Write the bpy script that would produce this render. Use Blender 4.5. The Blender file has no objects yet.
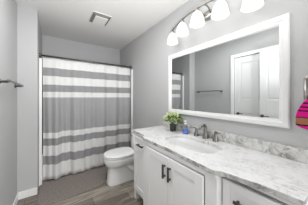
import bpy, bmesh, math, random
from mathutils import Vector, Matrix
random.seed(7)
PI = math.pi
SC = bpy.context.scene
COL = SC.collection

# ------------------------------------------------------------------ camera
cd = bpy.data.cameras.new('camera'); cam = bpy.data.objects.new('camera', cd); COL.objects.link(cam)
cam.location = (0, 0, 1.2846)
cam.rotation_euler = (PI/2, 0, -0.6079)
cd.sensor_width = 36; cd.lens = 142.83/308*36
cd.shift_y = -5.25/308
cd.clip_start = 0.02
SC.camera = cam

# ------------------------------------------------------------------ world, lamps, exposure
w = bpy.data.worlds.new('world'); SC.world = w; w.use_nodes = True
w.node_tree.nodes['Background'].inputs[0].default_value = (1, 1, 1, 1)
w.node_tree.nodes['Background'].inputs[1].default_value = 0.6
SC.view_settings.view_transform = 'Standard'
SC.view_settings.look = 'None'
SC.view_settings.gamma = 1
SC.view_settings.exposure = 0.08

def area(name, loc, rot, sx, sy, power, color=(1, 1, 1)):
    l = bpy.data.lights.new(name, 'AREA'); l.shape = 'RECTANGLE'; l.size = sx; l.size_y = sy
    l.energy = power; l.color = color
    o = bpy.data.objects.new(name, l); COL.objects.link(o); o.location = loc; o.rotation_euler = rot
    return o
area('doorway_fill', (1.35, -3.2, 1.45), (PI/2, 0, .2), 2.0, 2.2, 120)          # added fill lamp, unseen, shining in through the opening behind the camera
area('overhead_fill', (0.36, 1.30, 2.41), (0, 0, 0), 0.6, 0.9, 12)               # added overhead fill without a fitting, brightens left wall and low surfaces
fl = area('upward_fill', (0.15, 0.10, 1.25), (0, 0, 0), 0.3, 0.3, 16)                # added unseen lamp, aimed up to brighten the ceiling ahead
fl.rotation_euler = (Vector((0.50, 1.0, 2.44))-fl.location).to_track_quat('-Z', 'Y').to_euler()
fl.data.spread = 2.1

# ------------------------------------------------------------------ materials
def lin(c):
    return tuple(((v/255)/12.92 if v/255 <= .04045 else ((v/255+.055)/1.055)**2.4) for v in c) + (1,)
def mat(name, rgb, rough=.5, metal=0, spec=.5, bump=None, emit=None):
    m = bpy.data.materials.new(name); m.use_nodes = True
    nt = m.node_tree; b = nt.nodes['Principled BSDF']
    b.inputs['Base Color'].default_value = lin(rgb)
    b.inputs['Roughness'].default_value = rough
    b.inputs['Metallic'].default_value = metal
    b.inputs['Specular IOR Level'].default_value = spec
    if emit:
        b.inputs['Emission Color'].default_value = (1, .985, .96, 1); b.inputs['Emission Strength'].default_value = emit
    if bump:
        tc = nt.nodes.new('ShaderNodeTexCoord'); n = nt.nodes.new('ShaderNodeTexNoise'); n.inputs['Scale'].default_value = bump[0]
        n.inputs['Detail'].default_value = 3
        bp = nt.nodes.new('ShaderNodeBump'); bp.inputs['Strength'].default_value = bump[1]; bp.inputs['Distance'].default_value = .004
        nt.links.new(tc.outputs['Object'], n.inputs['Vector']); nt.links.new(n.outputs[0], bp.inputs['Height'])
        nt.links.new(bp.outputs[0], b.inputs['Normal'])
    return m
def ramp(nt, stops, interp='LINEAR'):
    r = nt.nodes.new('ShaderNodeValToRGB'); cr = r.color_ramp; cr.interpolation = interp
    while len(cr.elements) < len(stops): cr.elements.new(.5)
    for e, (p, c) in zip(cr.elements, stops): e.position = p; e.color = c
    return r

M = {}
M['wall'] = mat('wall_paint', (187, 188, 188), .75, bump=(60, .12))
M['ceil'] = mat('ceiling_paint', (231, 230, 228), .9, bump=(38, .5))
M['trim'] = mat('trim_white', (238, 238, 238), .4)
M['door'] = mat('door_white', (228, 228, 228), .45)
M['cab'] = mat('cabinet_white', (247, 247, 247), .38)
M['frame'] = mat('mirror_frame_white', (226, 226, 226), .35)
M['porc'] = mat('porcelain', (244, 244, 244), .12)
M['sink'] = mat('sink_vitreous', (222, 222, 222), .15)
M['seatw'] = mat('toilet_seat_plastic', (249, 249, 249), .22)
M['tub'] = mat('acrylic_white', (244, 244, 244), .25)
M['nickel'] = mat('brushed_nickel', (168, 165, 160), .32, 1)
M['faucet'] = mat('faucet_nickel', (142, 139, 135), .28, 1)
M['darkn'] = mat('dark_nickel', (96, 95, 94), .35, 1)
M['gun'] = mat('gunmetal_pull', (92, 88, 84), .42, .8)
M['rod'] = mat('rod_bronze', (112, 109, 107), .35, .9)
M['black'] = mat('black_gap', (22, 22, 23), .7)
M['vent'] = mat('vent_plastic', (232, 232, 230), .5)
M['ventshade'] = mat('vent_gap_shade', (128, 126, 120), .8)  # shadow in the gap around the vent panel, painted as darker grey
M['pot'] = mat('pot_charcoal', (58, 62, 62), .45)
M['soil'] = mat('soil', (50, 40, 32), .95)
M['stem'] = mat('stem_green', (96, 120, 60), .7)
M['bulb'] = mat('bulb', (255, 250, 240), .5, emit=5)
M['shade'] = mat('opal_glass', (214, 214, 212), .25, emit=.30)
M['plast'] = mat('white_pump', (245, 245, 245), .3)
M['soapl'] = mat('blue_soap', (112, 146, 240), .15)

m = bpy.data.materials.new('mirror_glass'); m.use_nodes = True; b = m.node_tree.nodes['Principled BSDF']
b.inputs['Base Color'].default_value = (.72, .74, .74, 1); b.inputs['Metallic'].default_value = 1; b.inputs['Roughness'].default_value = 0
M['mirror'] = m
m = bpy.data.materials.new('clear_plastic'); m.use_nodes = True; b = m.node_tree.nodes['Principled BSDF']
b.inputs['Base Color'].default_value = (.93, .95, .98, 1); b.inputs['Transmission Weight'].default_value = 1; b.inputs['Roughness'].default_value = .03; b.inputs['IOR'].default_value = 1.2
M['clear'] = m

def floor_mat():
    m = bpy.data.materials.new('vinyl_planks'); m.use_nodes = True; nt = m.node_tree; b = nt.nodes['Principled BSDF']
    tc = nt.nodes.new('ShaderNodeTexCoord')
    mp = nt.nodes.new('ShaderNodeMapping'); mp.inputs['Location'].default_value = (.3, .06, 0)
    nt.links.new(tc.outputs['Object'], mp.inputs['Vector'])
    br = nt.nodes.new('ShaderNodeTexBrick'); br.offset = .37
    br.inputs['Scale'].default_value = 1; br.inputs['Brick Width'].default_value = 1.1; br.inputs['Row Height'].default_value = .155
    br.inputs['Mortar Size'].default_value = .0022; br.inputs['Color1'].default_value = (.15, .15, .15, 1); br.inputs['Color2'].default_value = (.85, .85, .85, 1)
    br.inputs['Mortar'].default_value = (0, 0, 0, 1)
    nt.links.new(mp.outputs[0], br.inputs['Vector'])
    mp2 = nt.nodes.new('ShaderNodeMapping'); mp2.inputs['Scale'].default_value = (2.4, 20, 1)
    nt.links.new(tc.outputs['Object'], mp2.inputs['Vector'])
    n = nt.nodes.new('ShaderNodeTexNoise'); n.inputs['Scale'].default_value = 1; n.inputs['Detail'].default_value = 6; n.inputs['Roughness'].default_value = .6; n.inputs['Distortion'].default_value = .8
    nt.links.new(mp2.outputs[0], n.inputs['Vector'])
    mx = nt.nodes.new('ShaderNodeMix'); mx.data_type = 'RGBA'; mx.inputs[0].default_value = .24
    nt.links.new(n.outputs[0], mx.inputs[6]); nt.links.new(br.outputs['Color'], mx.inputs[7])
    r = ramp(nt, [(.22, lin((74, 65, 58))), (.46, lin((126, 117, 107))), (.68, lin((186, 177, 165)))])
    nt.links.new(mx.outputs[2], r.inputs[0])
    mo = nt.nodes.new('ShaderNodeMix'); mo.data_type = 'RGBA'
    nt.links.new(br.outputs['Fac'], mo.inputs[0]); nt.links.new(r.outputs[0], mo.inputs[6]); mo.inputs[7].default_value = lin((50, 44, 40))
    nt.links.new(mo.outputs[2], b.inputs['Base Color'])
    b.inputs['Roughness'].default_value = .42
    return m
M['floor'] = floor_mat()

def marble(name, base, vein, dark, s1, amount, a0=.36):
    m = bpy.data.materials.new(name); m.use_nodes = True; nt = m.node_tree; b = nt.nodes['Principled BSDF']
    tc = nt.nodes.new('ShaderNodeTexCoord')
    mp = nt.nodes.new('ShaderNodeMapping'); mp.inputs['Rotation'].default_value = (.4, .5, .7); mp.inputs['Scale'].default_value = (1.8, 1, 1)
    nt.links.new(tc.outputs['Object'], mp.inputs['Vector'])
    n = nt.nodes.new('ShaderNodeTexNoise'); n.inputs['Scale'].default_value = s1; n.inputs['Detail'].default_value = 7; n.inputs['Roughness'].default_value = .62; n.inputs['Distortion'].default_value = 1.4
    nt.links.new(mp.outputs[0], n.inputs['Vector'])
    r = ramp(nt, [(.0, lin(vein)), (a0, lin(base)), (a0+.07, lin(vein)), (.485, lin(dark)), (.53-(a0-.36)*.2, lin(vein)), (.60-(a0-.36)*.6, lin(base)), (1, lin(base))])
    nt.links.new(n.outputs[0], r.inputs[0])
    n2 = nt.nodes.new('ShaderNodeTexNoise'); n2.inputs['Scale'].default_value = s1*.8; n2.inputs['Detail'].default_value = 4
    nt.links.new(tc.outputs['Object'], n2.inputs['Vector'])
    r2 = ramp(nt, [(.36, (0, 0, 0, 1)), (.62, (amount, amount, amount, 1))])
    nt.links.new(n2.outputs[0], r2.inputs[0])
    mx = nt.nodes.new('ShaderNodeMix'); mx.data_type = 'RGBA'; mx.inputs[6].default_value = lin(base)
    nt.links.new(r2.outputs[0], mx.inputs[0]); nt.links.new(r.outputs[0], mx.inputs[7])
    nt.links.new(mx.outputs[2], b.inputs['Base Color']); b.inputs['Roughness'].default_value = .2
    return m
M['marble'] = marble('white_marble', (228, 228, 228), (208, 208, 208), (138, 137, 136), 9.5, .85, .415)
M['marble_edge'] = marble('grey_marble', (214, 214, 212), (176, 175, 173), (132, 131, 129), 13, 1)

def stripes_mat():
    m = bpy.data.materials.new('striped_fabric'); m.use_nodes = True; nt = m.node_tree; b = nt.nodes['Principled BSDF']
    tc = nt.nodes.new('ShaderNodeTexCoord'); sp = nt.nodes.new('ShaderNodeSeparateXYZ'); nt.links.new(tc.outputs['Object'], sp.inputs[0])
    d = nt.nodes.new('ShaderNodeMath'); d.operation = 'DIVIDE'; d.inputs[1].default_value = 2.0; nt.links.new(sp.outputs[2], d.inputs[0])
    W = lin((226, 226, 225)); G = lin((154, 154, 155)); L = lin((166, 166, 167))
    zs = [0, .254, .383, .542, .655, .735, 1.280, 1.364, 1.472, 1.602, 1.730]
    cs = [W, G, W, G, W, L, W, G, W, G, W]
    r = ramp(nt, [(z/2, c) for z, c in zip(zs, cs)], 'CONSTANT')
    nt.links.new(d.outputs[0], r.inputs[0]); nt.links.new(r.outputs[0], b.inputs['Base Color'])
    b.inputs['Roughness'].default_value = .85; b.inputs['Specular IOR Level'].default_value = .15
    n = nt.nodes.new('ShaderNodeTexNoise'); n.inputs['Scale'].default_value = 400; bp = nt.nodes.new('ShaderNodeBump'); bp.inputs['Strength'].default_value = .1; bp.inputs['Distance'].default_value = .002
    nt.links.new(tc.outputs['Object'], n.inputs['Vector']); nt.links.new(n.outputs[0], bp.inputs['Height']); nt.links.new(bp.outputs[0], b.inputs['Normal'])
    return m
M['stripe'] = stripes_mat()

def towel_mat():
    m = bpy.data.materials.new('towel_stripes'); m.use_nodes = True; nt = m.node_tree; b = nt.nodes['Principled BSDF']
    tc = nt.nodes.new('ShaderNodeTexCoord'); sp = nt.nodes.new('ShaderNodeSeparateXYZ'); nt.links.new(tc.outputs['Object'], sp.inputs[0])
    # object z runs 0 (bottom hem) to .21
    d = nt.nodes.new('ShaderNodeMath'); d.operation = 'DIVIDE'; d.inputs[1].default_value = .22
    n = nt.nodes.new('ShaderNodeTexNoise'); n.inputs['Scale'].default_value = 14; nt.links.new(tc.outputs['Object'], n.inputs['Vector'])
    ad = nt.nodes.new('ShaderNodeMath'); ad.operation = 'MULTIPLY_ADD'; ad.inputs[1].default_value = .012; nt.links.new(n.outputs[0], ad.inputs[0]); nt.links.new(sp.outputs[2], ad.inputs[2])
    nt.links.new(ad.outputs[0], d.inputs[0])
    P = lin((205, 30, 128)); K = lin((42, 26, 40)); T = lin((150, 104, 76))
    r = ramp(nt, [(0, P), (.13, K), (.17, T), (.34, K), (.365, P), (.52, K), (.56, P), (.63, K), (.67, P), (.74, K), (.78, P), (.86, K), (.89, P)], 'CONSTANT')
    nt.links.new(d.outputs[0], r.inputs[0]); nt.links.new(r.outputs[0], b.inputs['Base Color']); b.inputs['Roughness'].default_value = .95
    b.inputs['Specular IOR Level'].default_value = .1
    return m
M['towel'] = towel_mat()

def noise_mat(name, c1, c2, scale, rough=.95, bumpd=.004, stretch=(1, 1, 1)):
    m = bpy.data.materials.new(name); m.use_nodes = True; nt = m.node_tree; b = nt.nodes['Principled BSDF']
    tc = nt.nodes.new('ShaderNodeTexCoord'); mp = nt.nodes.new('ShaderNodeMapping'); mp.inputs['Scale'].default_value = stretch
    nt.links.new(tc.outputs['Object'], mp.inputs[0])
    n = nt.nodes.new('ShaderNodeTexNoise'); n.inputs['Scale'].default_value = scale; n.inputs['Detail'].default_value = 4
    nt.links.new(mp.outputs[0], n.inputs['Vector'])
    r = ramp(nt, [(.3, lin(c1)), (.7, lin(c2))]); nt.links.new(n.outputs[0], r.inputs[0]); nt.links.new(r.outputs[0], b.inputs['Base Color'])
    b.inputs['Roughness'].default_value = rough; b.inputs['Specular IOR Level'].default_value = .15
    bp = nt.nodes.new('ShaderNodeBump'); bp.inputs['Strength'].default_value = .6; bp.inputs['Distance'].default_value = bumpd
    nt.links.new(n.outputs[0], bp.inputs['Height']); nt.links.new(bp.outputs[0], b.inputs['Normal'])
    return m
M['mat'] = noise_mat('plush_taupe', (122, 115, 110), (158, 149, 144), 60)
M['leaf'] = noise_mat('leaf_green', (66, 104, 36), (132, 160, 74), 60, .55, .0005)
M['leafp'] = noise_mat('leaf_pale', (196, 212, 140), (248, 250, 222), 60, .55, .0005)

# ------------------------------------------------------------------ helpers
def link(name, bm, m, parent=None, smooth=False, bevel=0, seg=2, loc=(0, 0, 0), subsurf=0):
    me = bpy.data.meshes.new(name); bmesh.ops.recalc_face_normals(bm, faces=bm.faces); bm.to_mesh(me); bm.free()
    o = bpy.data.objects.new(name, me); COL.objects.link(o)
    for mm in (m if isinstance(m, (list, tuple)) else [m]): me.materials.append(mm)
    if smooth:
        for p in me.polygons: p.use_smooth = True
    o.location = loc
    if parent: o.parent = parent
    if bevel:
        md = o.modifiers.new('bevel', 'BEVEL'); md.width = bevel; md.segments = seg; md.limit_method = 'ANGLE'; md.angle_limit = .7
    if subsurf:
        md = o.modifiers.new('sub', 'SUBSURF'); md.levels = md.render_levels = subsurf
    return o
def thing(name, label, cat, loc=(0, 0, 0), group=None, rz=0):
    o = bpy.data.objects.new(name, None); COL.objects.link(o); o.location = loc; o.rotation_euler = (0, 0, rz); o.empty_display_size = .05
    return tag(o, label, cat, group)
def tag(o, label, cat, group=None):
    o['label'] = label; o['category'] = cat
    if group: o['group'] = group
    return o
def structure(o): o['kind'] = 'structure'; return o
def box(bm, x0, x1, y0, y1, z0, z1):
    v = [bm.verts.new(p) for p in ((x0, y0, z0), (x1, y0, z0), (x1, y1, z0), (x0, y1, z0), (x0, y0, z1), (x1, y0, z1), (x1, y1, z1), (x0, y1, z1))]
    for f in ((3, 2, 1, 0), (4, 5, 6, 7), (0, 1, 5, 4), (1, 2, 6, 5), (2, 3, 7, 6), (3, 0, 4, 7)): bm.faces.new([v[i] for i in f])
    return bm
def B(*boxes):
    bm = bmesh.new()
    for b_ in boxes: box(bm, *b_)
    return bm
def loft(rings, cap0=True, cap1=True, bm=None, closed=True):
    bm = bm or bmesh.new(); R = [[bm.verts.new(p) for p in r] for r in rings]; n = len(R[0])
    for a, c in zip(R, R[1:]):
        for i in range(n if closed else n-1): bm.faces.new((a[i], a[(i+1) % n], c[(i+1) % n], c[i]))
    if cap0: bm.faces.new(R[0][::-1])
    if cap1: bm.faces.new(R[-1])
    return bm
def circ(r, z, n=24, cx=0, cy=0): return [(cx+r*math.cos(2*PI*i/n), cy+r*math.sin(2*PI*i/n), z) for i in range(n)]
def lathe(prof, n=24, bm=None, cap0=True, cap1=True, cx=0, cy=0): return loft([circ(r, z, n, cx, cy) for r, z in prof], cap0, cap1, bm)
def tube(pts, r, n=10, bm=None):
    pts = [Vector(p) for p in pts]; rings = []; up = None
    rs = r if isinstance(r, (list, tuple)) else [r]*len(pts)
    for i, p in enumerate(pts):
        t = (pts[min(i+1, len(pts)-1)]-pts[max(i-1, 0)]).normalized()
        if up is None: up = t.orthogonal().normalized()
        up = (up-t*up.dot(t)).normalized(); sd = t.cross(up)
        rings.append([tuple(p+(up*math.cos(2*PI*k/n)+sd*math.sin(2*PI*k/n))*rs[i]) for k in range(n)])
    return loft(rings, bm=bm)
def superell(cx, cy, a, b_, z, n=40, e=2.0, e2=None):
    out = []
    for i in range(n):
        t = 2*PI*i/n; c, s = math.cos(t), math.sin(t); ee = (e2 if (e2 and c > 0) else e)
        out.append((cx+a*math.copysign(abs(c)**(2/ee), c), cy+b_*math.copysign(abs(s)**(2/ee), s), z))
    return out

# ------------------------------------------------------------------ room shell
XR, XL, YB, YF, YS, XS, ZC = 1.31, -0.383, 3.348, -0.85, 2.4404, -0.187, 2.44
structure(link('floor', B((XL-.1, XR+.1, YF-.1, YB+.1, -.06, 0)), M['floor']))
structure(link('ceiling', B((XL-.1, XR+.1, YF-.1, YB+.1, ZC, ZC+.06)), M['ceil']))
structure(link('wall_right', B((XR, XR+.1, YF-.1, YB+.1, 0, ZC)), M['wall']))
structure(link('wall_back', B((XS, XR, YB, YB+.1, 0, ZC)), M['wall']))
structure(link('wall_alcove', B((XL, XS, YS, YB+.1, 0, ZC)), M['wall']))
D0, D1 = .70, 1.445       # closet door opening in the left wall
structure(link('wall_left', B((XL-.1, XL, D1, YB+.1, 0, ZC), (XL-.1, XL, D0, D1, 2.075, ZC), (XL-.1, XL, YF-.1, D0, 0, ZC)), M['wall']))
# wall behind the camera with the open doorway to the next room
structure(link('wall_front', B((1.2, XR, YF-.1, YF, 0, ZC), (XL, -.3, YF-.1, YF, 0, ZC), (-.3, 1.2, YF-.1, YF, 2.3, ZC)), M['wall']))
def base_profile(o): return o
structure(link('baseboard_alcove', B((XL, XS, YS-.013, YS, 0, .095)), M['trim'], bevel=.005))
structure(link('baseboard_left', B((XL, XL+.013, D1+.065, YS-.0135, 0, .095)), M['trim'], bevel=.005))
structure(link('baseboard_right', B((XR-.013, XR, 1.67, 2.56, 0, .095)), M['trim'], bevel=.005))

# --- doors in the left wall (seen in the mirror)
def door_leaf(bm, x0, x1, y0, y1, z0, z1, face):
    """four panel leaf: stiles and rails proud of recessed raised panels, on the +x face"""
    st = .10; zr = [z0, z0+.20, .98, 1.24, z1-.12, z1]; ym = (y0+y1)/2
    box(bm, x0, x1-.010, y0, y1, z0, z1)
    xa, xb = x1-.010, x1
    box(bm, xa, xb, y0, y0+st, z0, z1); box(bm, xa, xb, y1-st, y1, z0, z1)
    for a, c in ((zr[0], zr[1]), (zr[2], zr[3]), (zr[4], zr[5])): box(bm, xa, xb, y0+st, y1-st, a, c)
    for a, c in ((zr[1], zr[2]), (zr[3], zr[4])):
        box(bm, xa, xb, ym-.05, ym+.05, a, c)
        for ya, yb in ((y0+st, ym-.05), (ym+.05, y1-st)):
            box(bm, xa, xb-.004, ya+.028, yb-.028, a+.028, c-.028)
    return bm
def lever(parent, x, y, z, s):
    bm = lathe([(.027, 0), (.027, .008), (.012, .012), (.011, .045), (.014, .052), (.0, .054)], 16, cap1=False)
    bmesh.ops.rotate(bm, verts=bm.verts, matrix=Matrix.Rotation(PI/2, 3, 'Y')); bmesh.ops.translate(bm, verts=bm.verts, vec=(x, y, z))
    tube([(x+.048, y, z), (x+.050, y+s*.03, z+.003), (x+.050, y+s*.07, z+.003), (x+.046, y+s*.105, z-.004)], [.010, .009, .008, .007], 8, bm)
    o = link('door_handle', bm, M['darkn'], parent, True); o['label'] = 'dark metal lever handle'; return o
d1 = structure(link('door_1', door_leaf(bmesh.new(), XL-.045, XL-.010, D0+.004, D1-.004, .008, 2.070, 1), M['door'], bevel=.003))
lever(d1, XL-.010, 1.375, .965, -1)
structure(link('trim_1', B((XL, XL+.016, D1, D1+.065, 0, 2.14), (XL, XL+.016, D0-.065, D0, 0, 2.14), (XL, XL+.016, D0, D1, 2.075, 2.14)), M['trim'], bevel=.004))
d2 = structure(link('door_2', door_leaf(bmesh.new(), XL+.035, XL+.072, .225, .985, .010, 2.09, 1), M['door'], bevel=.003))
lever(d2, XL+.072, .945, .965, -1)
structure(link('trim_2', B((XL, XL+.034, .200, .224, 0, 2.14),), M['trim'], bevel=.003))

# ------------------------------------------------------------------ tub and surround
t = thing('bathtub', 'white bathtub hidden behind the striped shower curtain', 'bathtub', (.56, 2.98, 0))
bm = bmesh.new(); x0, x1, y0, y1 = XS+.013, XR-.013, 2.765, YB-.013
ox, oy = .56, 2.98
R = lambda a, c, d, e, z: [(a-ox, d-oy, z), (c-ox, d-oy, z), (c-ox, e-oy, z), (a-ox, e-oy, z)]
loft([R(x0, x1, y0, y1, 0), R(x0, x1, y0, y1, .40), R(x0+.06, x1-.06, y0+.06, y1-.05, .40), R(x0+.16, x1-.10, y0+.10, y1-.09, .10)], bm=bm)
link('tub_shell', bm, M['tub'], t, bevel=.02, seg=3)
s = thing('tub_surround', 'glossy white wall panels lining the tub alcove beside the curtain edges', 'wall panel', (.56, 3.0, 0))
ZT = 1.852
for n_, bb in (('side_panel', (XS+.001, XS+.012, 2.65, YB-.001, .0, ZT)), ('side_panel', (XR-.012, XR-.001, 2.65, YB-.001, .0, ZT)), ('back_panel', (XS+.0125, XR-.0125, YB-.012, YB-.001, .41, ZT))):
    link(n_, B((bb[0]-.56, bb[1]-.56, bb[2]-3, bb[3]-3, bb[4], bb[5])), M['tub'], s, bevel=.003)

for xa, xb in ((XS+.001, XS+.036), (XR-.034, XR-.001)): link('edge_trim', B((xa-.56, xb-.56, 2.632-3, 2.6495-3, 0, ZT)), M['tub'], s, bevel=.005)

# ------------------------------------------------------------------ curtain rod and curtain
YR, ZR = 2.705, 1.910
r_ = thing('curtain_rod', 'dark metal shower curtain rod spanning the tub alcove', 'curtain rod', (XS, YR, ZR))
L = XR-XS
link('rod', tube([(.001, 0, 0), (L-.001, 0, 0)], .0115, 14), M['rod'], r_, True)
for xa, sgn in ((.001, 1), (L-.001, -1)):
    bm = lathe([(.030, 0), (.030, .010), (.019, .024), (.016, .030)], 20)
    bmesh.ops.rotate(bm, verts=bm.verts, matrix=Matrix.Rotation(sgn*PI/2, 3, 'Y')); bmesh.ops.translate(bm, verts=bm.verts, vec=(xa, 0, 0))
    link('flange', bm, M['rod'], r_, True)
NH = 12
cx0, cx1 = XS+.040, XR-.038
c_ = thing('shower_curtain', 'white shower curtain with grey horizontal stripes hanging in front of the tub', 'shower curtain', (cx0, YR-.012, 0))
def wave(u, z):
    """folds fixed by the hooks at the top, looser below"""
    k = min(1, max(0, (1.88-z)/1.3)); W = cx1-cx0
    a = .006+.015*k
    ph = u*NH*2*PI
    y = a*math.cos(ph)*.8 + (.010*k)*math.sin(u*31+z*.7+1) + .027*(.4+.6*k)*math.sin(u*29+1.2*math.sin(u*9)+.5) + .006*k*math.sin(u*73+z*1.3)
    x = u*W + .008*k*math.sin(ph*.5+z)
    return x, y
bm = bmesh.new(); NX, NZ = 260, 30; grid = []
for j in range(NZ+1):
    f = j/NZ; row = []
    for i in range(NX+1):
        u = i/NX; zt = 1.882 - .007*(1-math.cos(u*NH*2*PI))/2 - .012*max(0, (u-.94)/.06); zb = .026+.006*math.sin(u*23)
        z = zb+(zt-zb)*f; x, y = wave(u, z); row.append(bm.verts.new((x, y, z)))
    grid.append(row)
for j in range(NZ):
    for i in range(NX): bm.faces.new((grid[j][i], grid[j][i+1], grid[j+1][i+1], grid[j+1][i]))
o = link('cloth', bm, M['stripe'], c_, True); md = o.modifiers.new('solid', 'SOLIDIFY'); md.thickness = .0022; md.offset = 0
for k in range(NH):
    u = (k+.0)/NH + .5/NH*0 + (.012 if k == 0 else 0); x, y = wave(u, 1.87); pts = []
    for q in range(17):
        a = -PI/2+2*PI*q/17*.97; pts.append((x+.001, .012+.018*math.cos(a)*.95, 1.9105-.002+(.0185+(.012 if math.sin(a) < -.3 else 0))*math.sin(a)))
    link('hook', tube(pts, .0022, 6), M['darkn'], c_, True)
x, y = wave(.995, 1.87); link('hook', tube([(x, .012+.018*math.cos(-PI/2+2*PI*q/17*.97), 1.9085+(.0185+(.016 if q in (0, 1, 16) else 0))*math.sin(-PI/2+2*PI*q/17*.97)) for q in range(17)], .0022, 6), M['darkn'], c_, True)

# ------------------------------------------------------------------ bath mat
def poly_slab(pts, z0, z1, bm=None):
    return loft([[(x, y, z0) for x, y in pts], [(x, y, z1) for x, y in pts]], bm=bm)
def smooth_poly(pts, it=2):
    for _ in range(it):
        out = []
        for i, p in enumerate(pts):
            q = pts[(i+1) % len(pts)]; out += [(p[0]*.75+q[0]*.25, p[1]*.75+q[1]*.25), (p[0]*.25+q[0]*.75, p[1]*.25+q[1]*.75)]
        pts = out
    return pts
mp = smooth_poly([(-.172, 2.70), (-.172, 2.60), (-.178, 2.2), (-.165, 2.125), (-.09, 2.12), (.15, 2.105), (.43, 2.125), (.58, 2.145), (.645, 2.225), (.70, 2.36), (.755, 2.56), (.775, 2.66), (.73, 2.70)], 2)
tag(link('bath_mat', poly_slab([(x, y) for x, y in mp], .001, .016), M['mat'], bevel=.006), 'dark taupe plush bath mat on the floor before the tub', 'bath mat')

# ------------------------------------------------------------------ toilet (faces -x)
TX, TY = .588, 2.115
t = thing('toilet', 'white toilet with closed lid between the vanity and shower curtain', 'toilet', (TX, TY, 0))
def sec(x0, x1, hw, z, e=2.4, e2=3.5): return superell((x0+x1)/2, 0, (x1-x0)/2, hw, z, 44, e, e2)
bm = loft([sec(.045, .58, .108, 0, 3.4), sec(.043, .58, .108, .02, 3.4), sec(.055, .57, .104, .12, 3.2), sec(.066, .56, .100, .225, 3), sec(.066, .56, .102, .245, 3), sec(.052, .55, .122, .258, 2.5),
           sec(.024, .54, .152, .285, 2.3), sec(.006, .53, .174, .325, 2.2), sec(.0, .52, .182, .370, 2.2), sec(.004, .52, .181, .392, 2.2), sec(.012, .515, .172, .399, 2.2), sec(.05, .47, .135, .402, 2.2), sec(.09, .43, .10, .30, 2.2)])
bw = link('bowl', bm, M['porc'], t, True)
for s_ in (-1, 1):
    link('trapway', tube([(.30, s_*.080, .30), (.40, s_*.098, .20), (.47, s_*.098, .12), (.53, s_*.085, .03)], [.04, .05, .05, .04], 14), M['porc'], t, True)
    link('bolt_cap', lathe([(.014, 0), (.014, .012), (.008, .02)], 12, cx=.43, cy=s_*.118), M['porc'], t, True)
link('seat', loft([sec(.014, .45, .172, .404, 2.15), sec(.0, .452, .187, .407, 2.15), sec(-.003, .452, .188, .412, 2.15), sec(.004, .446, .180, .419, 2.15), sec(.075, .37, .115, .419, 2.1), sec(.078, .365, .112, .404, 2.1)], cap0=False, cap1=False), M['seatw'], t, True)
link('lid', loft([sec(.012, .45, .175, .4235, 2.15), sec(.0, .466, .191, .4265, 2.15), sec(-.002, .468, .194, .431, 2.15), sec(.002, .466, .191, .440, 2.15), sec(.03, .44, .16, .447, 2.15), sec(.12, .38, .09, .450, 2.1)]), M['seatw'], t, True)
for s_ in (-1, 1): link('hinge', B((.452, .482, s_*.08-.022, s_*.08+.022, .403, .432)), M['seatw'], t, bevel=.006)
link('tank', loft([superell(.60, 0, .088, .15, .36, 40, 5), superell(.60, 0, .098, .166, .42, 40, 6), superell(.60, 0, .100, .171, .69, 40, 6)]), M['porc'], t, True)
link('tank_lid', loft([superell(.60, 0, .105, .175, .692, 40, 6), superell(.60, 0, .107, .177, .705, 40, 6), superell(.60, 0, .103, .173, .718, 40, 6)]), M['porc'], t, True)
bm = tube([(.498, .13, .64), (.484, .13, .64)], .012, 12); tube([(.486, .13, .64), (.482, .10, .638), (.482, .06, .632)], [.006, .006, .007], 8, bm)
o = link('flush_lever', bm, M['nickel'], t, True)

# ------------------------------------------------------------------ vanity cabinet
XF, XC = .837, .772           # front planes of the side bays and of the middle bay
V0, V1, C0, C1 = .135, 1.650, .470, 1.310
ZTOP = .838
v = thing('vanity_cabinet', 'long white shaker vanity cabinet with bumped-out middle along the mirror wall', 'vanity', (1.0, .89, 0))
ox, oy = 1.0, .89
def LB(*boxes): return B(*[(a-ox, b_-ox, c-oy, d-oy, e, f) for a, b_, c, d, e, f in boxes])
XBK = XR-.003
link('cabinet_body', LB((XBK-.012, XBK, V0, V1, .105, ZTOP), (XF+.020, XBK-.0125, V0, V0+.018, .105, ZTOP), (XF+.020, XBK-.0125, V1-.018, V1, .105, ZTOP),
     (XC+.020, XBK-.0125, C0, C0+.018, .105, ZTOP), (XC+.020, XBK-.0125, C1-.018, C1, .105, ZTOP), (XC+.020, XBK-.0125, C0+.0185, C1-.0185, .105, .123),
     (XF+.020, XBK-.0125, V0+.0185, C0-.0005, .105, .123), (XF+.020, XBK-.0125, C1+.0005, V1-.0185, .105, .123),
     (XF+.0200, XF+.032, V0+.0185, C0-.0005, .124, .799), (XF+.0200, XF+.032, C1+.0005, V1-.0185, .124, ZTOP), (XC+.0200, XC+.032, C0+.0185, C1-.0185, .124, ZTOP),
     # face frame of the two side bays
     (XF, XF+.0195, V0, C0-.0005, .815, ZTOP), (XF, XF+.0195, C1+.0005, V1, .815, ZTOP), (XF, XF+.0195, C1+.0005, V1, .105, .150), (XF, XF+.0195, V0, C0-.0005, .105, .150),
     (XF, XF+.0195, V1-.03, V1, .150, .815), (XF, XF+.0195, V0, V0+.03, .150, .815),
     # middle bay frame
     (XC, XC+.0195, C0, C0+.082, .105, ZTOP), (XC, XC+.0195, C1-.082, C1, .105, ZTOP), (XC, XC+.0195, C0+.082, C1-.082, .795, ZTOP), (XC, XC+.0195, C0+.082, C1-.082, .105, .150)), M['cab'], v, bevel=.0025)
link('apron_molding', LB((XC-.012, XC-.0005, C0, C1, .818, ZTOP)), M['cab'], v, bevel=.004)
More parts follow.
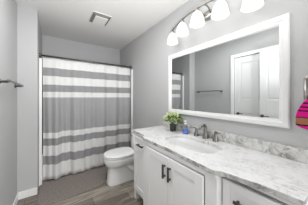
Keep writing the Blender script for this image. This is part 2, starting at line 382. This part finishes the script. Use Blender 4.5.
for xx, ya, yb in ((XF, V1-.055, V1), (XF, V0, V0+.055), (XC, C1-.07, C1), (XC, C0, C0+.07), (XBK-.055, V1-.055, V1), (XBK-.055, V0, V0+.055)):
    a, c = ya-oy, yb-oy; inset = .012
    link('leg', loft([[(xx-ox+inset*.3, a+inset*(.6), 0), (xx-ox+.05, a+inset*.6, 0), (xx-ox+.05, c-inset*.2, 0), (xx-ox+inset*.3, c-inset*.2, 0)], [(xx-ox, a, .1045), (xx-ox+.055, a, .1045), (xx-ox+.055, c, .1045), (xx-ox, c, .1045)]]), M['cab'], v, bevel=.002)
def shaker(x, y0, y1, z0, z1, st=.055, th=.019):
    return LB((x-th+.007, x-.001, y0, y1, z0, z1), (x-th, x-th+.0068, y0, y0+st, z0, z1), (x-th, x-th+.0068, y1-st, y1, z0, z1),
              (x-th, x-th+.0068, y0+st, y1-st, z0, z0+st), (x-th, x-th+.0068, y0+st, y1-st, z1-st, z1))
def pull(parent, x, y, z, horizontal, ln=.115):
    """square bar pull with two posts, sticking out towards -x"""
    h = ln/2; x -= ox; y -= oy
    if horizontal: bx = [(x-.032, x-.020, y-h, y+h, z-.008, z+.008)]+[(x-.024, x+.001, y+s_*(h-.016)-.006, y+s_*(h-.016)+.006, z-.006, z+.006) for s_ in (-1, 1)]
    else: bx = [(x-.032, x-.020, y-.008, y+.008, z-h, z+h)]+[(x-.024, x+.001, y-.006, y+.006, z+s_*(h-.016)-.006, z+s_*(h-.016)+.006) for s_ in (-1, 1)]
    o = link('handle', B(*bx), M['gun'], parent, bevel=.002); o['label'] = 'dark gunmetal bar pull'; return o
ym = .888
for y0, y1, py in ((C0+.086, ym-.002, ym-.033), (ym+.002, C1-.086, ym+.033)):
    d = link('door', shaker(XC+.0005, y0, y1, .156, .790, .062), M['cab'], v, bevel=.002); pull(d, XC-.0185, py, .676, False)
# left bay: drawer over a small door
d = link('drawer', shaker(XF, C1+.006, V1-.034, .690, .808, .030), M['cab'], v, bevel=.002); pull(d, XF-.019, 1.435, .728, True, .13)
d = link('door', shaker(XF, C1+.006, V1-.034, .156, .684, .055), M['cab'], v, bevel=.002)
# right bay: bank of drawers
for z0, z1 in ((.640, .804), (.400, .634), (.156, .394)):
    d = link('drawer', shaker(XF, V0+.034, C0-.006, z0, z1, .044), M['cab'], v, bevel=.002); pull(d, XF-.019, .335, (z0+z1)/2-.004, True, .11)

# ------------------------------------------------------------------ countertop with sink cut-out
ct = thing('countertop', 'white grey-veined marble countertop with backsplash on the white vanity', 'countertop', (1.0, .89, .84))
ox, oy, oz = 1.0, .89, .84
front = [(.828, 1.662), (.818, 1.45), (.812, 1.372), (.806, 1.345), (.790, 1.325), (.768, 1.312), (.755, 1.296), (.752, 1.27), (.757, .9), (.745, .55), (.742, .49), (.748, .468), (.760, .452), (.770, .436), (.779, .40), (.790, .34), (.806, .27), (.814, .2), (.818, .125)]
outer = [(XR-.002, 1.662)]+front+[(XR-.002, .125)]
SCX, SCY, SA, SB = 1.025, .888, .150, .270
hole = [(p[0], p[1]) for p in superell(SCX, SCY, SA, SB, 0, 48, 3.4)]
bm = bmesh.new()
def lp(pts, z): return [bm.verts.new((x-ox, y-oy, z-oz)) for x, y in pts]
for z in (.87, .84):
    A, H = lp(outer, z), lp(hole, z); es = []
    for P in (A, H):
        for i in range(len(P)): es.append(bm.edges.new((P[i], P[(i+1) % len(P)])))
    bmesh.ops.triangle_fill(bm, edges=es, use_beauty=True)
    if z == .87: A0, H0 = A, H
    else:
        for P, Q in ((A0, A), (H0, H)):
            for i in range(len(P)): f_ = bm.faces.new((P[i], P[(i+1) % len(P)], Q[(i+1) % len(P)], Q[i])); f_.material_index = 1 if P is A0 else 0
o = link('slab', bm, [M['marble'], M['marble_edge']], ct, bevel=.004)
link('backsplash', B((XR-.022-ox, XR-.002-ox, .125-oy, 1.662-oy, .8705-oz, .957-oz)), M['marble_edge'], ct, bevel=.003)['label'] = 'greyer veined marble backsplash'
sk = thing('sink', 'white oval-cornered undermount basin sunk in the marble countertop', 'sink', (SCX, SCY, .84))
e = lambda a, c, z: superell(0, 0, a, c, z-.84, 48, 3.4)
link('basin', loft([e(SA+.02, SB+.02, .8395), e(SA-.002, SB-.002, .8395), e(SA-.006, SB-.010, .78), e(SA-.025, SB-.035, .725), e(SA-.07, SB-.10, .705), e(.022, .022, .698)], cap0=False), M['sink'], sk, True)
link('drain', lathe([(.024, -.139), (.024, -.135), (.016, -.135), (.012, -.132), (.0, -.130)], 18, cap1=False), M['nickel'], sk, True)

# ------------------------------------------------------------------ faucet
fy, fx, fz = .888, 1.248, .8705
f = thing('faucet', 'brushed nickel widespread faucet with two lever handles behind the sink', 'faucet', (fx, fy, fz))
link('spout_base', lathe([(.030, 0), (.030, .006), (.024, .016), (.0185, .05), (.0165, .095), (.017, .112)], 18), M['faucet'], f, True)
link('spout', tube([(.004, 0, .095), (-.002, 0, .118), (-.018, 0, .131), (-.042, 0, .133), (-.070, 0, .126), (-.088, 0, .112), (-.093, 0, .098)], [.0165, .017, .0165, .015, .0135, .0125, .012], 12), M['faucet'], f, True)
for s_ in (1, -1):
    h = link('handle_base', lathe([(.028, 0), (.028, .006), (.023, .016), (.0155, .048), (.0135, .060), (.015, .068), (.010, .076)], 18, cy=s_*.112), M['faucet'], f, True)
    link('lever', tube([(.0, s_*.112, .066), (-.004, s_*.112, .080), (-.014, s_*.122, .090), (-.026, s_*.145, .093), (-.034, s_*.168, .089)], [.010, .0105, .009, .007, .006], 10), M['faucet'], h, True)

# ------------------------------------------------------------------ wall mirror
MY0, MY1, MZ0, MZ1, FW = .266, 1.505, 1.074, 1.855, .056
w_ = thing('wall_mirror', 'large rectangular wall mirror in a white frame above the vanity', 'mirror', (XR, (MY0+MY1)/2, MZ0))
yc = (MY0+MY1)/2
def frame_ring(x, inset): a, c, d, e_ = MY0+inset-yc, MY1-inset-yc, inset, MZ1-MZ0-inset; return [(x, a, d), (x, c, d), (x, c, e_), (x, a, e_)]
link('mirror_frame', loft([frame_ring(-.001, 0), frame_ring(-.022, .0), frame_ring(-.028, .008), frame_ring(-.026, .034), frame_ring(-.017, .042), frame_ring(-.014, FW), frame_ring(-.001, FW)], cap0=False, cap1=False), M['frame'], w_, bevel=.001)
link('mirror_glass', B((-.010, -.004, MY0+.045-yc, MY1-.045-yc, .045, MZ1-MZ0-.045)), M['mirror'], w_)

# ------------------------------------------------------------------ vanity light: bowed bar with five opal bells
LY = .885
l_ = thing('vanity_light', 'five-bulb brushed nickel vanity light with bowed bar above the mirror', 'vanity light', (XR, LY, 2.10))
bm = loft([[(0-.001, y, z) for _, y, z in [(0, .075*math.cos(a), .048*math.sin(a)+.03) for a in [2*PI*i/28 for i in range(28)]]],
           [(-.018, .075*math.cos(a), .048*math.sin(a)+.03) for a in [2*PI*i/28 for i in range(28)]],
           [(-.026, .062*math.cos(a), .036*math.sin(a)+.03) for a in [2*PI*i/28 for i in range(28)]]])
link('backplate', bm, M['nickel'], l_, True)
bowx = lambda t_: -.105-.085*math.cos(t_*PI/2*.98)      # t_ in -1..1
bowz = lambda t_: .010+.030*math.cos(t_*PI/2)
link('bar', tube([(bowx(k/16), k/16*.455, bowz(k/16)) for k in range(-16, 17)], .0105, 10), M['nickel'], l_, True)
for s_ in (-1, 1): link('arm', tube([(-.02, s_*.03, .03), (-.07, s_*.045, .055), (-.13, s_*.06, .055), (bowx(.13), s_*.066, bowz(.13))], .0065, 8), M['nickel'], l_, True)
for k in range(5):
    t_ = (k-2)/2*.95; x, y, z = bowx(t_), t_*.455, bowz(t_)
    link('socket', lathe([(.010, 0), (.012, -.012), (.019, -.018), (.020, -.045)], 16, cx=x, cy=y) if False else (lambda bm_: (bmesh.ops.translate(bm_, verts=bm_.verts, vec=(x, y, z)), bm_)[1])(lathe([(.010, 0), (.013, -.014), (.021, -.020), (.022, -.040)], 16)), M['nickel'], l_, True)
    prof = [(.020, -.038), (.030, -.042), (.044, -.058), (.056, -.085), (.064, -.115), (.070, -.145), (.074, -.162), (.071, -.162), (.066, -.143), (.060, -.114), (.052, -.086), (.040, -.061), (.027, -.046)]
    bm = lathe(prof, 28, cap0=False, cap1=False); bmesh.ops.translate(bm, verts=bm.verts, vec=(x, y, z))
    sh = link('glass_shade', bm, M['shade'], l_, True)
    bm = lathe([(.012, -.041), (.014, -.06), (.026, -.085), (.030, -.105), (.024, -.125), (.010, -.134)], 16); bmesh.ops.translate(bm, verts=bm.verts, vec=(x, y, z))
    link('bulb', bm, M['bulb'], sh, True)

# ------------------------------------------------------------------ ceiling vent
vt = thing('ceiling_vent', 'square white exhaust fan grille on the ceiling near the shower', 'vent', (.55, 2.19, ZC))
hx, hy = .132, .165
sq = lambda a, c, z: [(-a, -c, z), (a, -c, z), (a, c, z), (-a, c, z)]
link('vent_frame', loft([sq(hx, hy, -.0005), sq(hx, hy, -.006), sq(hx-.006, hy-.006, -.009), sq(hx-.010, hy-.010, -.0045)], cap1=False), M['vent'], vt)
link('vent_recess', loft([sq(hx-.0105, hy-.0105, -.004), sq(hx-.02, hy-.02, -.005), sq(hx-.056, hy-.056, -.030)], cap1=False), M['ventshade'], vt)
link('vent_panel', loft([sq(hx-.055, hy-.055, -.022), sq(hx-.045, hy-.045, -.032), sq(hx-.046, hy-.046, -.038)]), M['vent'], vt, bevel=.002)

# ------------------------------------------------------------------ towel bar on the left wall
tb = thing('towel_bar', 'brushed nickel towel bar on the grey left wall', 'towel bar', (XL, 2.01, 1.418))
link('rod', tube([(.062, -.335, .004), (.066, -.30, .008), (.067, 0, .008), (.066, .30, .008), (.062, .335, .004)], .0105, 10), M['faucet'], tb, True)
for s_ in (-1, 1):
    bm = lathe([(.024, .001), (.024, .008), (.012, .016), (.010, .062)], 16); bmesh.ops.rotate(bm, verts=bm.verts, matrix=Matrix.Rotation(PI/2, 3, 'Y')); bmesh.ops.translate(bm, verts=bm.verts, vec=(0, s_*.30, 0))
    link('post', bm, M['darkn'], tb, True)

# ------------------------------------------------------------------ towel ring and hand towel on the right wall
TRY, TRX = .133, 1.262
tr = thing('towel_ring', 'square nickel towel ring on the wall right of the mirror', 'towel ring', (XR, TRY, 1.40))
bm = lathe([(.022, .001), (.022, .010), (.012, .016), (.011, .050)], 16); bmesh.ops.rotate(bm, verts=bm.verts, matrix=Matrix.Rotation(-PI/2, 3, 'Y'))
link('mount', bm, M['nickel'], tr, True)
pts = []
for cy, cz, a0 in ((.040, -.005, 0), (-.040, -.005, 90), (-.040, -.118, 180), (.040, -.118, 270)):
    for q in range(5): a = math.radians(a0+q*22.5); pts.append((-.048, cy+.014*math.cos(a), cz+.014*math.sin(a)))
pts.append(pts[0]); link('ring', tube(pts, .009, 8), M['nickel'], tr, True)
ht = thing('hand_towel', 'pink hand towel with black stripes and brown band hanging from the towel ring', 'towel', (TRX, TRY, 1.088))
def towel_layer(x0, bulge, zbot):
    bm = bmesh.new(); NZ_, NY_ = 26, 22; rows = []
    for j in range(NZ_+1):
        f_ = j/NZ_; z = zbot+(.204-zbot)*f_
        hw = .036+.060*math.sin(min(1, (1-f_)*1.45)*PI/2)**1.0
        if f_ < .10: hw *= .86+.14*math.sin(f_/.10*PI/2)
        row = []
        for i in range(NY_+1):
            q = -1+2*i/NY_
            row.append(bm.verts.new((x0+bulge*(1-q*q)*min(1, (1-f_)*3+.25)+.005*math.sin(q*9)*(1-.3*f_)*(f_*.8+.3), q*hw, z - .012*(1-abs(q)**2)*0 + .016*q*q*(1-f_)**6)))
        rows.append(row)
    for j in range(NZ_):
        for i in range(NY_): bm.faces.new((rows[j][i], rows[j][i+1], rows[j+1][i+1], rows[j+1][i]))
    return bm
for nm, x0, bu, zb in (('front_fold', -.012, -.014, .0), ('back_fold', .011, .006, .022)):
    o = link(nm, towel_layer(x0, bu, zb), M['towel'], ht, True); md = o.modifiers.new('solid', 'SOLIDIFY'); md.thickness = .008; md.offset = 0
bm = bmesh.new(); rows = []
for j in range(9):
    a = PI*j/8; rows.append([(-.0005-.0145*math.cos(a), -.036+.072*i/8, .196+.014*math.sin(a)) for i in range(9)])
loft(rows, False, False, bm, closed=False); o = link('top_fold', bm, M['towel'], ht, True); md = o.modifiers.new('solid', 'SOLIDIFY'); md.thickness = .007; md.offset = 0

# ------------------------------------------------------------------ plant
pl = thing('potted_plant', 'small leafy green plant in a dark pot on the countertop', 'plant', (1.196, 1.312, .8705))
bm = lathe([(.030, 0), (.034, .004), (.040, .066), (.043, .072), (.043, .080), (.038, .080), (.036, .066)], 24)
link('pot', bm, M['pot'], pl, True)
link('soil', lathe([(.0355, .060), (.036, .068), (.0, .071)], 20, cap1=False), M['soil'], pl)
bs, bl = bmesh.new(), bmesh.new()
for k in range(210):
    u = random.random(); a = random.random()*2*PI; el = math.asin(max(-.45, min(1, -.35+1.35*random.random()))); rr = .058+.056*random.random()**.5
    c = Vector((math.cos(a)*math.cos(el)*rr, math.sin(a)*math.cos(el)*rr, .135+math.sin(el)*rr*.85))
    d = (c-Vector((0, 0, .10))).normalized(); side = d.cross(Vector((random.random()-.5, random.random()-.5, random.random()+.4))).normalized(); nr = side.cross(d)
    ln, wd = .030+.016*random.random(), .010+.006*random.random(); d = (d+nr*.5*(random.random()-.2)).normalized()
    prev = None
    P = [c-d*ln*.45, c-d*ln*.1+side*wd+nr*.003, c-d*ln*.1-side*wd+nr*.003, c+d*ln*.3+side*wd*.7, c+d*ln*.3-side*wd*.7, c+d*ln*.6-nr*.005, c+d*ln*.1+nr*-.002]
    vv = [bl.verts.new(p) for p in P]
    for q in ((0, 1, 6), (0, 6, 2), (1, 3, 6), (6, 4, 2), (3, 5, 6), (6, 5, 4)): bl.faces.new([vv[i] for i in q]).material_index = int(k % 9 < 5)
    if k % 6 == 0: tube([(random.uniform(-.012, .012), random.uniform(-.012, .012), .065), tuple(Vector((0, 0, .09)).lerp(c, .4)), tuple(c-d*ln*.4)], .0014, 5, bs)
link('stems', bs, M['stem'], pl)
link('foliage', bl, [M['leaf'], M['leafp']], pl)

# ------------------------------------------------------------------ soap dispenser
sd = thing('soap_dispenser', 'clear pump bottle of blue soap beside the faucet on the countertop', 'soap dispenser', (1.228, 1.135, .8705))
link('bottle', lathe([(.030, 0), (.032, .004), (.032, .07), (.028, .085), (.013, .098), (.012, .106)], 24), M['clear'], sd, True)
link('soap', lathe([(.028, .003), (.0295, .006), (.0295, .048), (.0, .049)], 24, cap1=False), M['soapl'], sd, True)
bm = lathe([(.0145, .104), (.0145, .118), (.005, .120), (.005, .138), (.012, .139), (.012, .148), (.006, .150)], 18)
tube([(0, 0, .145), (-.02, -.008, .146), (-.034, -.013, .142)], [.006, .005, .0045], 8, bm)
link('pump', bm, M['plast'], sd, True)
